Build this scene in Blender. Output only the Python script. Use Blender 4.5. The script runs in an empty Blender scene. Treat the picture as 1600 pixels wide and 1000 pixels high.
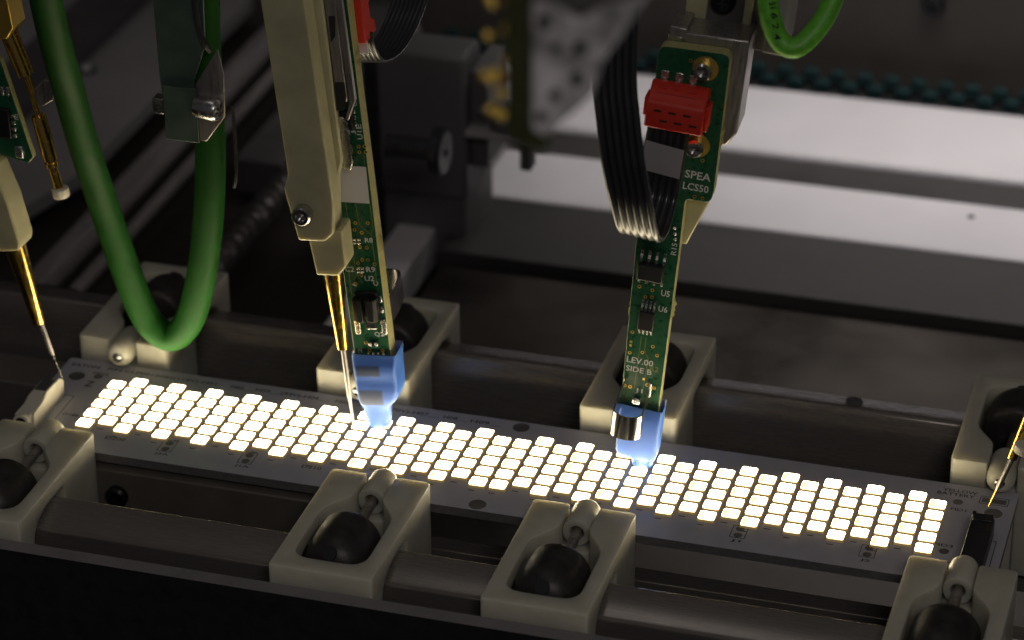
import bpy, bmesh, math, random
from mathutils import Vector, Matrix
random.seed(7)
R = math.radians
scene = bpy.context.scene
COL = scene.collection
scene.unit_settings.system = 'METRIC'
scene.unit_settings.scale_length = 0.01          # one unit is one centimetre

# ------------------------------------------------------------------ camera
cam_d = bpy.data.cameras.new('camera')
cam = bpy.data.objects.new('camera', cam_d); COL.objects.link(cam)
rt = Vector((0.95839489, 0.28531314, -0.00869778))
dn = Vector((0.12870824, -0.45913971, -0.87899085))
fw = Vector((-0.25478114, 0.84130086, -0.4767593))
m = Matrix((rt, -dn, -fw)).transposed().to_4x4()
m.translation = (12.6118266, -40.87000897, 25.93527806)
cam.matrix_world = m
cam_d.sensor_width = 36.0
cam_d.lens = 4579.03 / 1600 * 36.0
cam_d.clip_start = 1.0
cam_d.clip_end = 400.0
cam_d.dof.use_dof = True
cam_d.dof.focus_distance = 48.0
cam_d.dof.aperture_fstop = 0.23
scene.camera = cam

# ------------------------------------------------------------------ world, lamps, exposure
w = bpy.data.worlds.new('World'); scene.world = w; w.use_nodes = True
w.node_tree.nodes['Background'].inputs[0].default_value = (0.55, 0.50, 0.52, 1)
w.node_tree.nodes['Background'].inputs[1].default_value = 0.06

def area(name, loc, target, sx, sy, power, col, spread=180):
    d = bpy.data.lights.new(name, 'AREA'); d.shape = 'RECTANGLE'; d.size = sx; d.size_y = sy
    d.energy = power; d.color = col; d.spread = R(spread)
    o = bpy.data.objects.new(name, d); COL.objects.link(o); o.location = loc
    o.rotation_euler = (Vector(target) - Vector(loc)).to_track_quat('-Z', 'Y').to_euler()
    return o
area('cabinet_lamp', (9, 22, 12), (9, 20.5, -3), 24, 4, 1000, (1.0, 0.94, 0.91), 100)
area('ceiling_lamp', (-8, -6, 62), (0, 2, 0), 12, 8, 500, (1.0, 0.94, 0.88))
area('room_lamp', (34, -70, 62), (0, 0, 2), 30, 16, 9000, (1.0, 0.93, 0.90))
scene.view_settings.view_transform = 'Standard'
scene.view_settings.look = 'None'
scene.view_settings.exposure = 0.0
scene.view_settings.gamma = 1.0
scene.view_settings.use_curve_mapping = False
scene.render.engine = 'CYCLES'
cy = scene.cycles
cy.use_denoising = True
cy.sample_clamp_indirect = 4.0
cy.max_bounces = 8; cy.diffuse_bounces = 3; cy.glossy_bounces = 4; cy.transmission_bounces = 4
cy.caustics_reflective = False; cy.caustics_refractive = False

# ------------------------------------------------------------------ materials
MATS = {}
def mat(name, col, rough=0.5, metal=0.0, sss=0.0, sssr=0.2, noise=0.0, nscale=3.0, bump=0.0, bscale=20.0, stretch=None,
        emit=None, estr=0.0, spec=0.5, trans=0.0, coat=0.0, rvar=0.12):
    mt = bpy.data.materials.new(name); mt.use_nodes = True
    nt = mt.node_tree; b = nt.nodes['Principled BSDF']
    b.inputs['Base Color'].default_value = (*col, 1); b.inputs['Roughness'].default_value = rough
    b.inputs['Metallic'].default_value = metal
    b.inputs['Specular IOR Level'].default_value = spec
    b.inputs['Coat Weight'].default_value = coat
    b.inputs['Transmission Weight'].default_value = trans
    if sss:
        b.inputs['Subsurface Weight'].default_value = sss
        b.inputs['Subsurface Radius'].default_value = (1.0, 0.9, 0.7)
        b.inputs['Subsurface Scale'].default_value = sssr
    if emit:
        b.inputs['Emission Color'].default_value = (*emit, 1); b.inputs['Emission Strength'].default_value = estr
    tc = nt.nodes.new('ShaderNodeTexCoord'); mp = nt.nodes.new('ShaderNodeMapping')
    nt.links.new(tc.outputs['Object'], mp.inputs[0])
    if stretch: mp.inputs['Scale'].default_value = stretch
    if noise:
        n = nt.nodes.new('ShaderNodeTexNoise'); n.inputs['Scale'].default_value = nscale; n.inputs['Detail'].default_value = 6
        n.inputs['Roughness'].default_value = 0.65
        nt.links.new(mp.outputs[0], n.inputs['Vector'])
        mr = nt.nodes.new('ShaderNodeMapRange'); mr.inputs[1].default_value = 0.3; mr.inputs[2].default_value = 0.7
        mr.inputs[3].default_value = 1 - noise; mr.inputs[4].default_value = 1 + noise
        nt.links.new(n.outputs[0], mr.inputs[0])
        mx = nt.nodes.new('ShaderNodeVectorMath'); mx.operation = 'SCALE'
        mx.inputs[0].default_value = col; nt.links.new(mr.outputs[0], mx.inputs['Scale'])
        nt.links.new(mx.outputs[0], b.inputs['Base Color'])
        r2 = nt.nodes.new('ShaderNodeMapRange'); r2.inputs[1].default_value = 0.3; r2.inputs[2].default_value = 0.7
        r2.inputs[3].default_value = max(0.04, rough - rvar); r2.inputs[4].default_value = min(1, rough + rvar)
        nt.links.new(n.outputs[0], r2.inputs[0]); nt.links.new(r2.outputs[0], b.inputs['Roughness'])
    if bump:
        n2 = nt.nodes.new('ShaderNodeTexNoise'); n2.inputs['Scale'].default_value = bscale; n2.inputs['Detail'].default_value = 5
        nt.links.new(mp.outputs[0], n2.inputs['Vector'])
        bp = nt.nodes.new('ShaderNodeBump'); bp.inputs['Strength'].default_value = bump; bp.inputs['Distance'].default_value = 0.02
        nt.links.new(n2.outputs[0], bp.inputs['Height']); nt.links.new(bp.outputs[0], b.inputs['Normal'])
    MATS[name] = mt
    return mt
mat('ivory', (0.58, 0.56, 0.455), 0.40, sss=0.9, sssr=0.42, noise=0.10, nscale=1.6, bump=0.12, bscale=9)
mat('ivory_print', (0.46, 0.435, 0.27), 0.45, sss=0.45, sssr=0.25, noise=0.16, nscale=1.1, bump=0.10, bscale=26)
mat('ivory_cap', (0.72, 0.68, 0.56), 0.4, sss=0.3, sssr=0.1)
mat('black_plastic', (0.026, 0.025, 0.028), 0.35, noise=0.2, bump=0.1)
mat('black_matte', (0.012, 0.012, 0.013), 0.65, noise=0.3)
mat('chip', (0.010, 0.010, 0.012), 0.48, spec=0.3, noise=0.2, nscale=20)
mat('knob', (0.062, 0.056, 0.055), 0.47, metal=0.55, noise=0.3, nscale=5, bump=0.15, bscale=30)
mat('anodised', (0.23, 0.21, 0.19), 0.27, metal=0.5, noise=0.10, nscale=9, stretch=(0.25, 9, 9), bump=0.04, bscale=12, rvar=0.05)
mat('frame_grey', (0.22, 0.21, 0.21), 0.6, noise=0.12, nscale=2, bump=0.1)
mat('dark_plate', (0.085, 0.074, 0.064), 0.34, metal=0.6, noise=0.12, nscale=0.25, bump=0.08, bscale=4)
mat('grey_plate', (0.36, 0.335, 0.345), 0.6, noise=0.06, nscale=0.5)
mat('mid_grey', (0.11, 0.103, 0.107), 0.6, noise=0.05, nscale=0.5)
mat('light_grey', (0.62, 0.58, 0.60), 0.6, noise=0.05, nscale=0.5)
mat('grey_dark', (0.10, 0.095, 0.095), 0.6, noise=0.15, nscale=0.8)
mat('beam_dark', (0.042, 0.039, 0.038), 0.6, noise=0.1, nscale=0.5)
mat('brown_block', (0.11, 0.098, 0.084), 0.5, noise=0.12, nscale=1.5)
mat('white_paint', (0.70, 0.68, 0.70), 0.5, noise=0.04, nscale=0.4)
mat('wall_brown', (0.075, 0.066, 0.060), 0.6, noise=0.15, nscale=0.5)
mat('steel_smooth', (0.58, 0.57, 0.56), 0.18, metal=1.0)
mat('steel', (0.55, 0.54, 0.53), 0.24, metal=1.0, noise=0.12, nscale=8, bump=0.05, bscale=30)
mat('steel_dark', (0.36, 0.335, 0.32), 0.36, metal=0.75, noise=0.25, nscale=4, stretch=(4, 4, 0.4), bump=0.08)
mat('thread_steel', (0.16, 0.145, 0.14), 0.4, metal=0.6)
mat('rod_steel', (0.40, 0.37, 0.36), 0.28, metal=0.35, noise=0.3, nscale=1.5, stretch=(3, 0.15, 3))
mat('black_screw', (0.02, 0.02, 0.022), 0.3, metal=0.7)
mat('brass', (0.83, 0.56, 0.13), 0.2, metal=1.0, noise=0.1, nscale=12)
mat('bright_gold', (1.0, 0.70, 0.12), 0.30, metal=0.45)
mat('gold', (0.95, 0.66, 0.15), 0.38, metal=1.0)
mat('solder', (0.78, 0.77, 0.74), 0.25, metal=1.0, noise=0.1, nscale=25, bump=0.4, bscale=40)
mat('pcb_green', (0.011, 0.088, 0.038), 0.32, sss=0.25, sssr=0.08, noise=0.25, nscale=9, coat=0.2)
mat('pcb_edge', (0.40, 0.38, 0.16), 0.6, noise=0.25, nscale=18, sss=0.2, sssr=0.05)
mat('trace', (0.16, 0.20, 0.055), 0.4, noise=0.15)
mat('silk', (0.62, 0.63, 0.62), 0.6)
mat('silk_dark', (0.018, 0.017, 0.019), 0.6)
mat('sticker', (0.62, 0.60, 0.60), 0.5)
mat('red_plastic', (0.62, 0.034, 0.018), 0.38, sss=0.1, sssr=0.05, noise=0.08, nscale=6)
mat('blue_sleeve', (0.048, 0.148, 0.54), 0.52, sss=0.75, sssr=0.16, noise=0.08, nscale=6, bump=0.15, bscale=14)
def sleeve_with_chips():
    """translucent sleeve through which two dark chips show"""
    mt = mat('blue_sleeve_chips', (0.048, 0.148, 0.54), 0.52, sss=0.75, sssr=0.16, bump=0.15, bscale=14)
    nt = mt.node_tree; b = nt.nodes['Principled BSDF']
    tc = nt.nodes.new('ShaderNodeTexCoord'); sx = nt.nodes.new('ShaderNodeSeparateXYZ'); nt.links.new(tc.outputs['Object'], sx.inputs[0])
    def band(sock, c, h, soft):
        a = nt.nodes.new('ShaderNodeMath'); a.operation = 'SUBTRACT'; nt.links.new(sock, a.inputs[0]); a.inputs[1].default_value = c
        d = nt.nodes.new('ShaderNodeMath'); d.operation = 'ABSOLUTE'; nt.links.new(a.outputs[0], d.inputs[0])
        m_ = nt.nodes.new('ShaderNodeMapRange'); m_.interpolation_type = 'SMOOTHSTEP'; nt.links.new(d.outputs[0], m_.inputs[0])
        m_.inputs[1].default_value = h - soft; m_.inputs[2].default_value = h + soft; m_.inputs[3].default_value = 1; m_.inputs[4].default_value = 0
        return m_.outputs[0]
    def op(o_, a, b_):
        n = nt.nodes.new('ShaderNodeMath'); n.operation = o_
        for k, v in enumerate((a, b_)):
            if isinstance(v, float): n.inputs[k].default_value = v
            else: nt.links.new(v, n.inputs[k])
        return n.outputs[0]
    z = op('MAXIMUM', band(sx.outputs[2], .66, .155, .025), band(sx.outputs[2], 1.17, .10, .03))
    k = op('MULTIPLY', op('MULTIPLY', z, band(sx.outputs[0], .03, .215, .025)), op('LESS_THAN', sx.outputs[1], -.03))
    mx = nt.nodes.new('ShaderNodeMix'); mx.data_type = 'RGBA'; nt.links.new(k, mx.inputs[0])
    mx.inputs[6].default_value = (0.048, 0.148, 0.54, 1); mx.inputs[7].default_value = (0.016, 0.036, 0.11, 1)
    nt.links.new(mx.outputs[2], b.inputs['Base Color'])
sleeve_with_chips()
mat('hose', (0.008, 0.072, 0.005), 0.6, spec=0.2, sss=0.2, sssr=0.2, noise=0.18, nscale=2.5, bump=0.12, bscale=8)
mat('hose_light', (0.14, 0.48, 0.04), 0.45, sss=0.3, sssr=0.1, noise=0.25, nscale=7, bump=0.3, bscale=12)
mat('ribbon', (0.026, 0.025, 0.029), 0.36, noise=0.1, coat=0.4)
mat('board_white', (0.47, 0.46, 0.50), 0.42, noise=0.05, nscale=3, bump=0.05, bscale=20)
mat('board_edge', (0.30, 0.29, 0.29), 0.4, metal=0.6, noise=0.2, nscale=10)
mat('copper_pad', (0.16, 0.15, 0.14), 0.45, metal=0.3, noise=0.2, nscale=15)
mat('teal', (0.008, 0.030, 0.032), 0.5, noise=0.2, nscale=3)
mat('mottled', (0.62, 0.60, 0.60), 0.5, metal=0.2, noise=0.75, nscale=1.4)
mat('pcb_olive', (0.05, 0.055, 0.018), 0.5, noise=0.2)
mat('green_plate', (0.075, 0.115, 0.095), 0.4, metal=0.4, noise=0.2, nscale=2)
mat('navy', (0.02, 0.022, 0.05), 0.5, noise=0.2)
mat('led_body', (0.55, 0.45, 0.25), 0.5, emit=(1.0, 0.66, 0.20), estr=0.10)
mat('led_mark', (0.75, 0.62, 0.30), 0.5, emit=(1.0, 0.80, 0.42), estr=1.25)
mat('led_side', (0.75, 0.62, 0.30), 0.5, emit=(1.0, 0.76, 0.38), estr=2.2)
mat('led_lit', (0.9, 0.8, 0.5), 0.5, emit=(1.0, 0.85, 0.57), estr=18)
mat('led_lit_warm', (0.9, 0.8, 0.5), 0.5, emit=(1.0, 0.80, 0.46), estr=15)

# ------------------------------------------------------------------ mesh helpers
class MB:
    def __init__(self): self.v = []; self.f = []; self.mi = []
    def add(self, vs, fs, mi=0):
        o = len(self.v); self.v += [tuple(v) for v in vs]
        for f in fs: self.f.append([i + o for i in f]); self.mi.append(mi)
        return self
    def box(self, x0, x1, y0, y1, z0, z1, mi=0):
        vs = [(x, y, z) for z in (z0, z1) for y in (y0, y1) for x in (x0, x1)]
        return self.add(vs, [(0, 2, 3, 1), (4, 5, 7, 6), (0, 1, 5, 4), (2, 6, 7, 3), (0, 4, 6, 2), (1, 3, 7, 5)], mi)
    def prism(self, pts, a0, a1, axis='z', mi=0, mi_side=None):
        """pts: outline; extruded along axis from a0 to a1. For 'y' the outline is (x,z); for 'x' it is (y,z)."""
        def P(p, a):
            return (p[0], p[1], a) if axis == 'z' else (p[0], a, p[1]) if axis == 'y' else (a, p[0], p[1])
        n = len(pts); vs = [P(p, a0) for p in pts] + [P(p, a1) for p in pts]
        self.add(vs, [list(range(n))[::-1], list(range(n, 2 * n))], mi)
        o = len(self.v) - 2 * n
        for i in range(n):
            j = (i + 1) % n
            self.f.append([o + i, o + j, o + n + j, o + n + i]); self.mi.append(mi if mi_side is None else mi_side)
        return self
    def rev(self, prof, p0, p1, n=24, mi=0):
        """lathe: prof is (t along p0->p1 in units, radius)"""
        p0 = Vector(p0); ax = (Vector(p1) - p0).normalized()
        u = ax.orthogonal().normalized(); v = ax.cross(u)
        vs = []; fs = []
        for t, r in prof:
            for k in range(n):
                a = 2 * math.pi * k / n
                vs.append(p0 + ax * t + (u * math.cos(a) + v * math.sin(a)) * max(r, 1e-5))
        for i in range(len(prof) - 1):
            for k in range(n):
                l = (k + 1) % n
                fs.append((i * n + k, i * n + l, (i + 1) * n + l, (i + 1) * n + k))
        fs.append(list(range(n))[::-1]); fs.append([(len(prof) - 1) * n + k for k in range(n)])
        return self.add(vs, fs, mi)
    def cyl(self, p0, p1, r0, r1=None, n=24, mi=0, ch=0.0):
        L = (Vector(p1) - Vector(p0)).length; r1 = r0 if r1 is None else r1
        pr = [(0, r0 - ch), (ch, r0), (L - ch, r1), (L, r1 - ch)] if ch else [(0, r0), (L, r1)]
        return self.rev(pr, p0, p1, n, mi)
    def tube(self, pts, r, n=16, mi=0, caps=True):
        pts = [Vector(p) for p in pts]; m_ = len(pts)
        rs = r if isinstance(r, (list, tuple)) else [r] * m_
        t0 = (pts[1] - pts[0]).normalized(); u = t0.orthogonal().normalized()
        vs = []; fs = []
        for i, p in enumerate(pts):
            t = (pts[min(i + 1, m_ - 1)] - pts[max(i - 1, 0)]).normalized()
            u = (u - t * u.dot(t)).normalized(); v = t.cross(u)
            for k in range(n):
                a = 2 * math.pi * k / n
                vs.append(p + (u * math.cos(a) + v * math.sin(a)) * rs[i])
        for i in range(m_ - 1):
            for k in range(n):
                l = (k + 1) % n
                fs.append((i * n + k, i * n + l, (i + 1) * n + l, (i + 1) * n + k))
        if caps: fs.append(list(range(n))[::-1]); fs.append([(m_ - 1) * n + k for k in range(n)])
        return self.add(vs, fs, mi)
    def loft(self, rings, mi=0, caps=True):
        n = len(rings[0]); vs = [p for r in rings for p in r]; fs = []
        for i in range(len(rings) - 1):
            for k in range(n):
                l = (k + 1) % n
                fs.append((i * n + k, i * n + l, (i + 1) * n + l, (i + 1) * n + k))
        if caps: fs.append(list(range(n))[::-1]); fs.append([(len(rings) - 1) * n + k for k in range(n)])
        return self.add(vs, fs, mi)
    def mesh(self, name, mats, smooth=35, bevel=0.0, seg=2):
        me = bpy.data.meshes.new(name); me.from_pydata(self.v, [], self.f)
        for mm in (mats if isinstance(mats, (list, tuple)) else [mats]): me.materials.append(MATS[mm])
        me.polygons.foreach_set('material_index', self.mi)
        bm = bmesh.new(); bm.from_mesh(me); bmesh.ops.recalc_face_normals(bm, faces=bm.faces); bm.to_mesh(me); bm.free()
        finish(me, smooth)
        return me
    def build(self, name, mats, parent=None, smooth=35, bevel=0.0, seg=2, loc=None):
        me = self.mesh(name, mats, smooth)
        return link(name, me, parent, bevel, seg, loc)
def finish(me, smooth=35):
    me.polygons.foreach_set('use_smooth', [True] * len(me.polygons))
    if smooth is not None: me.set_sharp_from_angle(angle=R(smooth))
def link(name, me, parent=None, bevel=0.0, seg=2, loc=None):
    o = bpy.data.objects.new(name, me); COL.objects.link(o)
    if parent: o.parent = parent
    if loc: o.location = loc
    if bevel:
        b = o.modifiers.new('edge', 'BEVEL'); b.width = bevel; b.segments = seg; b.limit_method = 'ANGLE'; b.angle_limit = R(40)
        b.harden_normals = False
    return o
def tag(o, label, cat, group=None, kind=None):
    o['label'] = label
    o['category'] = cat
    if group: o['group'] = group
    if kind: o['kind'] = kind
    return o
def thing(name, label, cat, loc=(0, 0, 0), rz=0, group=None):
    o = bpy.data.objects.new(name, None); COL.objects.link(o); o.location = loc; o.rotation_euler = (0, 0, rz)
    o.empty_display_size = 0.2
    return tag(o, label, cat, group)
def struct(o): o['kind'] = 'structure'; return o
def framed(name, label, cat, O, tilt, az, group=None):
    """an Empty whose local x runs right, z up along the probe and -y towards the viewer"""
    H = Vector((tilt, 0, 1)).normalized(); a = R(az)
    D = Vector((math.sin(a), -math.cos(a), 0)); D = (D - H * D.dot(H)).normalized(); S = H.cross(D)
    o = thing(name, label, cat, (0, 0, 0), 0, group)
    mw = Matrix((S, -D, H)).transposed().to_4x4(); mw.translation = O
    o.matrix_world = mw
    return o
def spline(pts, n=8):
    pts = [Vector(p) for p in pts]; out = []
    P = [pts[0] * 2 - pts[1]] + pts + [pts[-1] * 2 - pts[-2]]
    for i in range(1, len(P) - 2):
        for k in range(n):
            t = k / n; a, b, c, d = P[i - 1], P[i], P[i + 1], P[i + 2]
            out.append(0.5 * ((2 * b) + (c - a) * t + (2 * a - 5 * b + 4 * c - d) * t * t + (3 * b - a - 3 * c + d) * t ** 3))
    out.append(pts[-1]); return out
def rrect(x0, x1, y0, y1, r, n=5):
    out = []
    for cx, cy_, a0 in ((x1 - r, y1 - r, 0), (x0 + r, y1 - r, 90), (x0 + r, y0 + r, 180), (x1 - r, y0 + r, 270)):
        for k in range(n + 1):
            a = R(a0 + 90 * k / n); out.append((cx + r * math.cos(a), cy_ + r * math.sin(a)))
    return out
def rounded(poly, rads, n=5):
    out = []; N = len(poly)
    for i, p in enumerate(poly):
        r = rads[i] if isinstance(rads, (list, tuple)) else rads
        p = Vector(p); a = Vector(poly[i - 1]) - p; b = Vector(poly[(i + 1) % N]) - p
        if r <= 0: out.append(tuple(p)); continue
        r = min(r, a.length * 0.49, b.length * 0.49)
        q0 = p + a.normalized() * r; q1 = p + b.normalized() * r
        for k in range(n + 1):
            t = k / n; out.append(tuple(q0 * (1 - t) ** 2 + p * 2 * t * (1 - t) + q1 * t * t))
    return out
TEXT = {}
def text_data(s, thin):
    if (s, thin) not in TEXT:
        cu = bpy.data.curves.new('t', 'FONT'); cu.body = s; cu.offset = thin; cu.resolution_u = 2
        o = bpy.data.objects.new('t', cu); COL.objects.link(o)
        bpy.context.view_layer.update()
        me = bpy.data.meshes.new_from_object(o.evaluated_get(bpy.context.evaluated_depsgraph_get()))
        v = [tuple(x.co) for x in me.vertices]; f = [list(p.vertices) for p in me.polygons]
        bpy.data.objects.remove(o); bpy.data.curves.remove(cu); bpy.data.meshes.remove(me)
        TEXT[(s, thin)] = (v, f)
    return TEXT[(s, thin)]
def lettering(s, origin, ex, ey, width, height, material, parent, thin=0.014, name='lettering'):
    """flat print: origin is the lower-left corner, ex and ey unit vectors of the writing"""
    v, f = text_data(s, thin)
    x0 = min(p[0] for p in v); x1 = max(p[0] for p in v)
    y0 = min(p[1] for p in v); y1 = max(p[1] for p in v)
    if '_' in s: y0 = 0.0; y1 = 0.72
    ex = Vector(ex); ey = Vector(ey); o = Vector(origin)
    vs = [o + ex * ((p[0] - x0) / (x1 - x0) * width) + ey * ((p[1] - y0) / (y1 - y0) * height) for p in v]
    return MB().add(vs, f).build(name, material, parent, smooth=None)

# ================================================================== the setting
def slab(name, x0, x1, y0, y1, z0, z1, material, bevel=0.03, par=None):
    return MB().box(x0, x1, y0, y1, z0, z1).build(name, material, par, bevel=bevel)
struct(slab('floor', -60, 60, -30, 60, -4.4, -3.9, 'dark_plate', 0))
struct(slab('wall', -60, 60, 27.0, 28.0, -3.9, 30, 'wall_brown', 0))
tag(slab('deck_plate', -5.2, 30, 5.3, 12.82, -3.6, -3.32, 'dark_plate'), 'dark brown satin deck plate behind the rear clamps', 'plate')
tag(slab('grey_beam', -5.35, 30, 12.85, 15.68, -3.85, -3.02, 'beam_dark'), 'dark grey beam in front of the lower white beam', 'beam')
tag(slab('white_beam', -5.4, 30, 15.7, 18.2, -3.8, -3.0, 'white_paint', 0.08), 'white painted beam nearer the test board, dark fleck on top', 'beam', 'white beams at the back')
tag(slab('white_beam', -9.5, 30, 19.62, 23.2, -3.8, -2.98, 'white_paint', 0.15), 'wider white painted beam below the dark rear panel', 'beam', 'white beams at the back')
tag(slab('spacer_plate', -5.4, 30, 18.24, 19.6, -3.88, -3.12, 'beam_dark'), 'dark grey gap plate between the two white beams', 'plate')
tag(MB().rev([(0, .0), (0.004, .09), (.02, .07), (.03, 0)], (5.55, 17.5, -3.0), (5.55, 17.5, -2), 10).build('dark_fleck', 'black_matte'), 'small dark fleck lying on the white beam', 'fleck')
# rear panel with its bolt and ledge
rp = thing('rear_panel', 'dark brown rear panel with a black bolt above the chain', 'panel', (3, 24.9, -3.9))
MB().box(-30, 30, 0.6, 1.0, 0, 5.6).build('sheet', 'wall_brown', rp)
MB().box(-30, 30, 0.0, 0.6, 5.05, 5.6).build('ledge', 'grey_dark', rp, bevel=0.03)
MB().box(-1.2, 30, -.06, -.002, 5.3, 5.52).build('slot_strip', 'black_matte', rp)
b = MB().rev([(0, .30), (.12, .30), (.2, .24), (.2, .12), (.08, .12), (.08, 0)], (.3, .6, 2.55), (.3, 0, 2.55)).build('bolt', 'black_screw', rp)
# link chain running in front of the rear panel
ch = thing('link_chain', 'teal plastic link chain along the foot of the rear panel', 'chain', (0, 24.1, -3.2))
for lay, (zz, yy, mt_) in enumerate(((0.0, 0.0, 'teal'), (0.16, 0.28, 'teal'))):
    me = MB().prism(rrect(-.20, .20, -.11, .11, .1), -.16, .16, 'y').mesh('link', mt_)
    for i in range(34):
        link('link', me, ch, loc=(-9 + i * 0.66 + lay * .33, yy, zz))
MB().box(-12, 14, -.3, .7, -.7, -.14).build('chain_guide', 'black_matte', ch)

# left side: painted plate, rods, lead screw, black block
gp = thing('side_plate', 'grey painted side plate with a small screw coloured white for its glint', 'plate', (-17, 20, -3.2))
MB().prism([(-14, -9), (1.6, -9), (2.5, -5.5), (2.5, 7.5), (-14, 7.5)], -0.3, 0.1, 'z').build('sheet', 'grey_plate', gp, bevel=0.03)
MB().rev([(0, .26), (.03, .26), (.05, .19), (.05, .15), (.02, .12), (.02, 0)], (.28, -.1, .1), (.28, -.1, 1), 20).build('washer', 'black_matte', gp)
MB().rev([(0, .14), (.10, .14), (.13, .1), (.13, 0)], (.28, -.1, .12), (.28, -.1, 1), 20).build('screw', 'sticker', gp)  # white material stands in for the glint of the steel head
def rod(name, label, cat, x, z, r, y0, y1, material, group=None):
    o = MB().cyl((0, y0, 0), (0, y1, 0), r, n=28).build(name, material); o.location = (x, 0, z)
    return tag(o, label, cat, group)
rod('guide_rod', 'steel guide rod running back beside the side plate, upper one', 'rod', -12.75, -2.75, .34, 3, 30, 'rod_steel', 'guide rods at the side')
rod('guide_rod', 'slimmer steel guide rod just below the upper one', 'rod', -12.05, -2.95, .16, 3, 30, 'rod_steel', 'guide rods at the side')
tag(slab('guide_rail', -18.3, -16.8, 6, 32, -2.9, -2.55, 'grey_dark', 0.05), 'dark grey flat guide rail across the side plate', 'rail')
tag(slab('cable_channel', -11.2, -10.0, 15.8, 28, -3.8, -2.9, 'grey_dark', 0.05), 'dark grey channel to the lower side of the guide rods', 'channel')
ls = thing('lead_screw', 'dark threaded lead screw between rods and grey block', 'screw', (-9.9, 5, -3.3))
MB().cyl((0, 0, 0), (0, 20, 0), .20, n=20).build('core', 'rod_steel', ls)
pts = []
for i in range(16 * 44):
    a = 2 * math.pi * i / 16; pts.append((.24 * math.cos(a), 1.5 + i / 16 * .38, .24 * math.sin(a)))
MB().tube(pts, .10, 6).build('thread', 'thread_steel', ls)
tag(slab('end_block', -15.2, -11.4, 4.6, 7.7, -3.9, -2.2, 'black_plastic', 0.06), 'black end block carrying the guide rods', 'block')
tag(slab('cross_beam', -30, -8.9, 5.9, 7.9, -3.9, -3.45, 'black_plastic', 0.05), 'low black cross beam behind the rear clamps', 'beam')

# the diagonal grey beam and grey motor block in the middle distance
tag(slab('diagonal_beam', -6.5, -5.62, 6.5, 19.0, -3.8, -2.9, 'light_grey', 0.06), 'grey beam running back to the end of the white beams', 'beam')
gb = thing('motor_block', 'light grey blurred motor block with dark side', 'block', (-5.6, 13.5, -1.5))
MB().box(-1.25, .75, 0, 1.2, -.6, 2.75).build('body', 'mid_grey', gb, bevel=0.10)
MB().box(-1.2, .7, .1, 2.1, -2.4, -.6).build('foot', 'grey_dark', gb, bevel=0.05)
MB().box(.75, 1.15, .3, 1.9, .1, 2.35).build('flange', 'grey_dark', gb, bevel=0.05)
MB().box(-1.6, -1.25, .1, 2.0, -1.9, 2.6).build('side_cover', 'black_plastic', gb, bevel=0.05)
kn = thing('clamp_wheel', 'black round hand wheel in front of the grey motor block', 'wheel', (-4.9, 10.6, .45))
MB().rev([(0, .3), (.06, .52), (.24, .52), (.30, .45)], (.25, 0, 0), (1, 0, 0), 28).build('disc', 'black_plastic', kn)
MB().cyl((-.7, 0, 0), (.26, 0, 0), .26).build('hub', 'black_plastic', kn)
MB().rev([(0, .09), (.03, .08), (.03, 0)], (.55, 0, 0), (1, 0, 0), 14).build('cap', 'black_matte', kn)
vl = MB().cyl((0, 0, .14), (0, 0, .72), .36, .30, ch=.06).build('valve', 'grey_dark', gb, loc=(1.55, .3, 1.0))
MB().cyl((-.6, 0, .45), (.6, 0, .45), .13).build('stub', 'grey_dark', vl)
MB().box(.75, 2.4, -.1, .7, .98, 1.12).build('ledge', 'grey_plate', gb, bevel=.03)
MB().box(1.95, 2.2, .0, .4, .3, 1.5).build('post', 'grey_dark', gb, bevel=.03)

# ================================================================== lit LED board
ZB = -0.075
bd = thing('led_board', 'long white circuit board of lit LEDs held between the ivory clamps', 'circuit board', (0, 0, ZB))
MB().prism(rrect(-8.625, 8.625, -1.5, 1.49, .06, 3), -.16, 0, 'z', 0, 1).build('panel', ['board_white', 'board_edge'], bd)
P, RP, HO = 0.36, 0.3456, 0.173
def led_mesh(lit, mark=0):
    q = MB()
    q.box(-.143, .143, -.136, .136, 0.0, .040, 0)
    o = rrect(-.134, .134, -.124, .124, .035, 3)
    q.prism(o, .0402, .054, 'z', 1, 2)
    if mark: q.box(-.128, -.128 + mark, -.105, .105, .0542, .0548, 3)
    return q.mesh('led', ['led_body', lit, 'led_side', 'led_mark'])
lm = [led_mesh('led_lit'), led_mesh('led_lit'), led_mesh('led_lit', .04), led_mesh('led_lit_warm', .07), led_mesh('led_lit', .05)]
tick = MB().box(-.055, .055, -.011, .011, 0, .0015).mesh('tick_mark', 'silk_dark')
for c in range(1, 43):
    hi = (c % 2 == 0) if c <= 21 else (c % 2 == 1)
    x = (c - 21.5) * P
    for r in range(5):
        y = -(r - 2) * RP + (HO if hi else 0)
        link('led', lm[random.randrange(5)], bd, loc=(x, y, 0.004))
    link('tick_mark', tick, bd, loc=(x - .06, -2 * RP + (HO if hi else 0) - .225, 0.001))
def bt(s, x0, x1, y, h=.105): lettering(s, (x0, y - h / 2, .0015), (1, 0, 0), (0, 1, 0), x1 - x0, h, 'silk_dark', bd)
bt('EATON', -8.50, -7.96, 1.27); bt('P/N CLP0012082(118V)-H01', -7.80, -5.70, 1.27)
bt('H02__.', -5.42, -4.99, 1.28); bt('H03__.(93V)-H04__.', -4.95, -3.56, 1.30); bt('H05__.', -3.44, -2.98, 1.30)
bt('H06__.(70V)-H07__.', -2.95, -1.50, 1.29); bt('H08__.', -1.43, -.98, 1.29); bt('H09__', -.93, -.36, 1.29)
bt('FID2', -8.00, -7.70, 1.07, .085); bt('FID1', 7.60, 7.86, .70, .08); bt('FID3', 7.50, 7.82, -.44, .085)
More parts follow.
